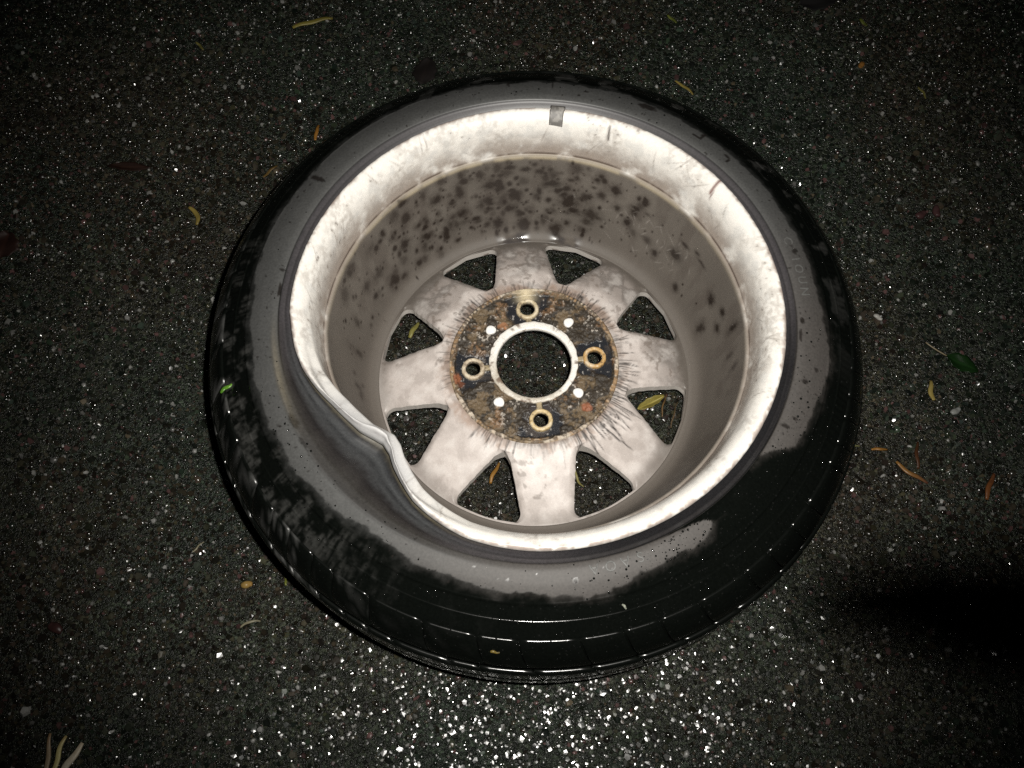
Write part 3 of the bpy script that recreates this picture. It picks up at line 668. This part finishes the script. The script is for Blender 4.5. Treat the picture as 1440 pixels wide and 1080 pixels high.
# raised moulded lettering on the sidewall, one mesh per letter
def letter(ch, ang, rad, size, flip):
    cu = bpy.data.curves.new('letter', 'FONT'); cu.body = ch; cu.size = size; cu.extrude = .0005; cu.bevel_depth = .00012; cu.align_x = 'CENTER'; cu.align_y = 'CENTER'
    ob = bpy.data.objects.new('letter', cu); COL.objects.link(ob)
    dg = bpy.context.evaluated_depsgraph_get(); me = bpy.data.meshes.new_from_object(ob.evaluated_get(dg))
    bpy.data.objects.remove(ob)
    n = len(me.vertices); v = np.zeros(n*3); me.vertices.foreach_get('co', v); v = v.reshape(-1, 3)
    s = -1 if flip else 1
    rr = rad + s*v[:, 1]; aa = math.radians(ang) - s*v[:, 0]/rad
    zz = np.interp(rr, [.2105, .2150, .2230, .2300], [-.0002, .0004, -.0012, -.0040]) + .0003 + v[:, 2]
    W = polar(rr, aa, zz+LIP); me.vertices.foreach_set('co', W.ravel())
    at_ = me.color_attributes.new('tint', 'FLOAT_COLOR', 'POINT'); at_.data.foreach_set('color', np.tile([.080, .080, .077, .6], n).astype(np.float32))
    me.materials.clear(); me.materials.append(M_RUB); me.update()
    o = bpy.data.objects.new('raised_letter', me); COL.objects.link(o); o.parent = tyre
for ch, ang in (('C', 16.4), ('I', 11.6), ('O', 9.2), ('U', 6.4), ('N', 3.6)):
    letter(ch, ang, .2185, .0105, False)
for ch, ang in (('S', 289.6), ('A', 286.6), ('O', 283.6), ('A', 280.4)):
    letter(ch, ang, .2165, .0105, False)

# ------------------------------------------------------------------ water beads on the tyre
def beads(N):
    a = rng.uniform(0, 2*np.pi, N)
    wgt = rng.random(N); a = np.where(wgt < .62, np.radians(rng.normal(290, 32, N)), a)
    s = rng.uniform(0, 1, N); r = .2115+.062*s
    vp = tpr[:vis]; zz = np.interp(r, [.2105, .2150, .2230, .2300, .2360, .2440, .2484, .2560, .2610, .2655, .2710, .2762], [-.0002, .0004, -.0012, -.0040, -.0072, -.0125, -.0148, -.0205, -.0225, -.0276, -.0350, -.0450])
    R = .00025+.0008*rng.random(N)**3
    K = 8; V, T = [], []
    ang = np.arange(K)*2*np.pi/K
    slope = np.interp(r, [.21, .225, .24, .26, .276], [0, .15, .4, .7, 1.1])
    for i in range(N):
        n_ = np.array([math.sin(slope[i])*math.cos(a[i]), math.sin(slope[i])*math.sin(a[i]), math.cos(slope[i])])
        e1 = np.array([-math.sin(a[i]), math.cos(a[i]), 0]); e2 = np.cross(n_, e1)
        c0 = np.array([r[i]*math.cos(a[i]), r[i]*math.sin(a[i]), zz[i]+LIP])
        b0 = len(V)
        for rr, h in ((1, -.15), (.86, .36), (.5, .62)):
            for t in ang: V.append(c0+R[i]*(rr*(math.cos(t)*e1+math.sin(t)*e2)+h*n_))
        V.append(c0+R[i]*.70*n_)
        for l in (0, 1):
            for k in range(K):
                k2 = (k+1) % K; T += [(b0+l*K+k, b0+l*K+k2, b0+(l+1)*K+k2), (b0+l*K+k, b0+(l+1)*K+k2, b0+(l+1)*K+k)]
        for k in range(K): T.append((b0+2*K+k, b0+2*K+(k+1) % K, b0+3*K))
    o = build('water_beads', np.array(V), tris=np.array(T), mat=M_WATER)
    tag(o, 'tiny water beads scattered over the wet black tyre sidewall', 'water', kind='stuff')
beads(2300)

# ------------------------------------------------------------------ litter lying on the asphalt and the tyre
def sliver(name, label, cat, px, py, length, width, ang, col, tip=None, z=.0035, bend=.04, flat=.45, lift=.0, group=None, rough=.35, parts=1):
    """a blade or stalk: photo position of its middle, its length, width and slant in photo pixels"""
    a = math.radians(ang); dx, dy = math.cos(a)*length/2, -math.sin(a)*length/2
    A = at(px-dx, py-dy, z); B = at(px+dx, py+dy, z); L = np.linalg.norm(B-A); mid = (A+B)/2
    sc = L/max(length, 1); n = 12; t = np.linspace(0, 1, n)
    perp = np.array([-(B-A)[1], (B-A)[0], 0])/L
    S = A[None]+(B-A)[None]*t[:, None]+perp[None]*(bend*L*np.sin(np.pi*t)+.02*L*np.sin(9*t+px))[:, None]
    S[:, 2] += lift*np.sin(np.pi*t) + .0006*np.sin(7*t+py)
    S = S - mid
    rad = width*.43*sc*(.45+.55*np.sin(np.pi*np.clip(t*.86+.10, 0, 1)))
    V, q, tr = tube(S, rad, 8, flat)
    tt = np.concatenate([np.repeat(t, 8), [0, 1]])
    col = tuple(c*.52 for c in col); tip = tuple(c*.6 for c in tip) if tip else tuple(c*.6 for c in col); bend *= .55
    nz = fbm(V+np.array([px, py, 0])*.01, 900, 5, 3)
    c = mix(np.tile(np.array(col, float), (len(V), 1)), np.array(tip), ss(.35, 1, tt*.8+(nz-.5)*.9+.1))
    o = build(name, V, q, tr, tint=np.column_stack([c, np.full(len(c), rough)]), mat=M_DEBRIS)
    o.location = mid
    return tag(o, label, cat, group)

def leaf(name, label, px, py, length, width, ang, col, z=.004, stem=None, curl=.15, rough=.3, group=None):
    a = math.radians(ang); dx, dy = math.cos(a)*length/2, -math.sin(a)*length/2
    A = at(px-dx, py-dy, z); B = at(px+dx, py+dy, z); L = np.linalg.norm(B-A); mid = (A+B)/2; e = (B-A)/L; p = np.array([-e[1], e[0], 0])
    W = width*L/length/2; n, m = 16, 9; V = []
    for i in range(n):
        t = i/(n-1); wd_ = W*math.sin(math.pi*(.03+.94*t**.85))**.8*(1+.10*math.sin(t*23+px))
        for j in range(m):
            u = j/(m-1)*2-1
            V.append((A-mid)+e*L*t+p*wd_*u+np.array([0, 0, abs(u)*W*curl+.0012*math.sin(t*6+u*2+py)+.0008]))
    V = np.array(V); n_ = len(V); V = np.vstack([V, V-np.array([0, 0, .0005])])
    q = np.vstack([grid_quads(n, m), grid_quads(n, m, off=n_, flip=True)])
    per = np.concatenate([np.arange(m), np.arange(1, n)*m+m-1, (n-1)*m+np.arange(m-2, -1, -1), np.arange(n-2, 0, -1)*m]); p2 = np.roll(per, -1)
    q = np.vstack([q, np.stack([per, per+n_, p2+n_, p2], -1)])
    u = np.tile(np.abs(np.linspace(-1, 1, m)), n); vein = np.exp(-(u/.12)**2); nz = fbm(V[:n_]+px, 350, 9, 3)
    c = np.tile(np.array(col, float), (n_, 1))*(.7+.6*nz[:, None]); c = mix(c, np.array(col)*2.2, .5*vein)
    o = build(name, V, q, tint=np.column_stack([np.vstack([c, c]), np.full(2*n_, rough)]), mat=M_DEBRIS); o.location = mid
    if stem:
        t = np.linspace(0, 1, 8)[:, None]; S = (A-mid)[None]-e[None]*L*stem*t+p[None]*(.12*L*stem*t*t); S[:, 2] += .0008
        V, q, tr = tube(S, np.full(8, .0007), 6); s = build('stem', V, q, tr, tint=[.16, .13, .08, .3], mat=M_DEBRIS, parent=o)
    return tag(o, label, 'leaf', group)

YEL, ORG, OLV, PALE, BRN, GRN = (.34, .26, .07), (.36, .17, .035), (.21, .19, .055), (.33, .30, .20), (.085, .035, .015), (.10, .26, .025)
SG = 'bits of straw strewn on the asphalt'
sliver('straw', 'longest yellow straw, lying beyond the tyre at the upper left', 'straw', 440, 33, 58, 9, 13, (.26, .22, .05), z=.005, bend=.08, group=SG)
sliver('straw', 'tiny yellow straw chip left of the longest yellow straw', 'straw', 281, 65, 15, 4, -48, OLV, group=SG)
sliver('straw', 'short yellow split straw alone on the dark asphalt left of the tyre', 'straw', 271, 304, 27, 7, -65, YEL, group=SG, bend=.2)
sliver('straw', 'orange straw bit touching the upper left edge of the tyre', 'straw', 446, 186, 22, 5, 76, ORG, z=.006, group=SG)
sliver('straw', 'dull tan straw bit just left of the upper left tyre edge', 'straw', 380, 241, 26, 5, 40, (.16, .10, .03), group=SG)
sliver('straw', 'slanting yellow straw just above the upper right tyre edge', 'straw', 962, 123, 32, 5, -37, YEL, group=SG, bend=.04)
sliver('straw', 'thin pale stalk at the upper right, far from the tyre', 'stalk', 1297, 130, 20, 4, -55, OLV, group=SG)
sliver('straw', 'orange seed bud with a wet glint at the upper right', 'seed', 1212, 91, 9, 7, 60, (.30, .14, .035), rough=.12)
sliver('grass_blade', 'small yellow-green grass bit beyond the top of the tyre', 'grass bit', 945, 27, 17, 5, -40, (.16, .19, .04))
sliver('grass_blade', 'small dull green grass bit at the upper right, farthest from the tyre', 'grass bit', 1214, 32, 14, 6, -45, (.13, .15, .03))
sliver('straw', 'orange straw fragment tucked against the right tyre edge', 'straw', 1165, 350, 12, 8, -35, (.30, .12, .03), group=SG)
sliver('straw', 'short upright yellow straw right of the tyre, below the green leaf', 'straw', 1311, 549, 28, 8, 97, (.40, .31, .09), z=.006, group=SG, bend=.06)
sliver('straw', 'short level orange straw right of the tyre', 'straw', 1237, 632, 23, 5, -2, ORG, group=SG, bend=.03)
sliver('straw', 'thin level pale green stalk close to the right tyre edge', 'stalk', 1200, 627, 19, 3.5, -3, (.24, .24, .10), group=SG)
sliver('twig', 'slanting split twig, yellow in its middle, right of the tyre', 'twig', 1283, 664, 54, 8, -33, (.30, .15, .04), (.11, .045, .03), z=.005, bend=-.06)
sliver('twig', 'upright dark brown stalk standing against the split twig', 'twig', 1291, 640, 38, 6, 92, BRN)
sliver('husk', 'brown husk at the far right of the asphalt', 'husk', 1393, 684, 38, 8, 72, (.20, .075, .025), (.08, .03, .015), z=.005)
leaf('leaf', 'wet dark green leaf with pale stem right of the tyre', 1353, 512, 50, 26, -27, (.005, .016, .004), stem=.7, rough=.22)
leaf('leaf', 'dark brown curled leaf scrap left of the tyre', 182, 235, 62, 13, -3, (.013, .006, .004), rough=.5)
leaf('leaf', 'dark reddish brown leaf behind the upper left tyre shoulder', 598, 100, 38, 27, 70, (.0035, .0020, .0016), rough=.8, curl=.05)
leaf('leaf', 'near black leaf at the top edge of the photo', 1150, 4, 52, 28, 5, (.003, .0026, .0026), rough=.8)
leaf('leaf', 'dark red-brown leaf at the left edge of the photo', 6, 345, 38, 44, 70, (.013, .005, .0035), rough=.6)
sliver('stalk', 'leftmost of three pale dry stalks in the lower left corner', 'stalk', 69, 1068, 74, 9, 86, (.55, .44, .30), (.34, .22, .12), z=.010, group='dry stalks in the lower left corner')
sliver('stalk', 'middle yellow one of three dry stalks in the lower left corner', 'stalk', 83, 1064, 62, 10, 72, (.85, .76, .34), (.45, .34, .15), z=.014, group='dry stalks in the lower left corner')
sliver('stalk', 'rightmost thick pale one of three dry stalks in the lower left corner', 'stalk', 99, 1073, 66, 14, 58, (.9, .82, .66), (.6, .5, .36), z=.018, group='dry stalks in the lower left corner')
sliver('straw', 'pale curved stalk on the asphalt below the left side of the tyre', 'stalk', 352, 878, 30, 4.5, 17, PALE, bend=.13, group=SG)
sliver('grass_blade', 'tiny upright yellow-green chip beside the lower left tyre edge', 'grass bit', 402, 817, 13, 4, 95, (.20, .22, .04))
sliver('straw', 'thin pale stalk on the asphalt left of the lower left tyre', 'stalk', 279, 769, 22, 3.2, 43, PALE, group=SG)
sliver('pebble', 'round tan pebble on the asphalt beside the lower left of the tyre', 'pebble', 347, 822, 15, 13, 10, (.40, .26, .08), (.34, .20, .06), z=.005, flat=.8, bend=0, rough=.3)
PB = 'pair of pink pebbles right of the tyre'
sliver('pebble', 'left one of two pink pebbles right of the upper tyre', 'pebble', 1295, 302, 14, 12, 30, (.075, .036, .036), (.06, .03, .03), z=.004, flat=.7, bend=0, group=PB)
sliver('pebble', 'right one of two pink pebbles right of the upper tyre', 'pebble', 1317, 297, 15, 11, 100, (.075, .036, .036), (.06, .03, .03), z=.004, flat=.7, bend=0, group=PB)
sliver('pebble', 'flat reddish pebble at the lower left of the asphalt', 'pebble', 78, 883, 20, 16, -30, (.055, .026, .024), (.045, .02, .018), z=.004, flat=.5, bend=0)
sliver('pebble', 'pale white pebble right of the tyre above the green leaf', 'pebble', 1235, 446, 13, 9, -30, (.5, .49, .45), (.4, .39, .36), z=.005, flat=.7, bend=0, rough=.4)
sliver('pebble', 'pale grey pebble right of the tyre below the green leaf', 'pebble', 1344, 578, 14, 10, 30, (.34, .35, .33), (.26, .27, .26), z=.005, flat=.6, bend=0, rough=.3)
# seen through the windows of the wheel
sliver('grass_blade', 'yellow-green blade piece seen through the left window of the wheel', 'grass bit', 582, 464, 25, 8, 58, (.34, .31, .09), z=.005, bend=.03)
sliver('straw', 'orange straw seen through the window left of the bottom spoke', 'straw', 696, 665, 32, 6.5, 64, (.42, .21, .045), z=.005, bend=.04)
sliver('straw', 'thin curved yellow stalk seen through the window right of the bottom spoke', 'straw', 815, 673, 26, 4, -65, (.34, .30, .10), z=.005, bend=-.12)
leaf('leaf', 'folded olive yellow leaf seen through the lower right window', 915, 567, 42, 13, 27, (.17, .14, .035), z=.006, curl=.5)
sliver('straw', 'thin upright brown stalk crossing the olive leaf in the lower right window', 'stalk', 934, 570, 32, 2.6, 78, (.20, .12, .05), z=.010)
sliver('grass_blade', 'second thin stalk right of the olive leaf in the lower right window', 'stalk', 949, 583, 38, 2.4, 75, (.16, .11, .06), z=.006)
# on the tyre
sliver('grass_blade', 'bright green grass clipping stuck on the left tyre shoulder', 'grass bit', 318, 546, 20, 7, 36, GRN, (.16, .36, .04), z=LIP-.0185, bend=.04, rough=.25)
sliver('seed', 'tiny yellow-green seed on the wet right tyre shoulder', 'seed', 1191, 552, 10, 5, 75, (.30, .32, .10), z=LIP-.024)
sliver('seed', 'tiny pale sliver stuck to the wet lower tyre sidewall', 'seed', 878, 853, 9, 4.5, -50, (.42, .44, .36), z=LIP-.0095)
sliver('seed', 'tiny golden chip stuck in the bottom tread shoulder', 'seed', 696, 917, 13, 6, -8, (.22, .16, .04), z=LIP-.032)

# ------------------------------------------------------------------ unseen cord added by the flash, shaped to cast the soft right-hand shadow
tgt = [(1120, 842, .122), (1290, 838, .121), (1400, 846, .120), (1530, 850, .119), (1720, 830, .112), (1850, 900, .090), (1760, 985, .068), (1560, 1010, .055), (1380, 1015, .052), (1190, 1030, .052)]
C_ = np.array([FLASH + (at(px, py, 0)-FLASH)*k for px, py, k in tgt])
S = np.stack([np.interp(np.linspace(0, 9, 64), np.arange(10), C_[:, i]) for i in range(3)], -1)
for _ in range(3): S[1:-1] = (S[:-2]+2*S[1:-1]+S[2:])/4
V, q, tr = tube(S, np.interp(np.linspace(0, 1, 64), [0, .12, .45, .62, .9, 1], [.0026, .0058, .0066, .0026, .0026, .0018]), 10)
cd = build('shadow_cord', V, q, tr, mat=M_CORD)
tag(cd, 'unseen black cord added beside the flash to cast the shadow at the right', 'cord')
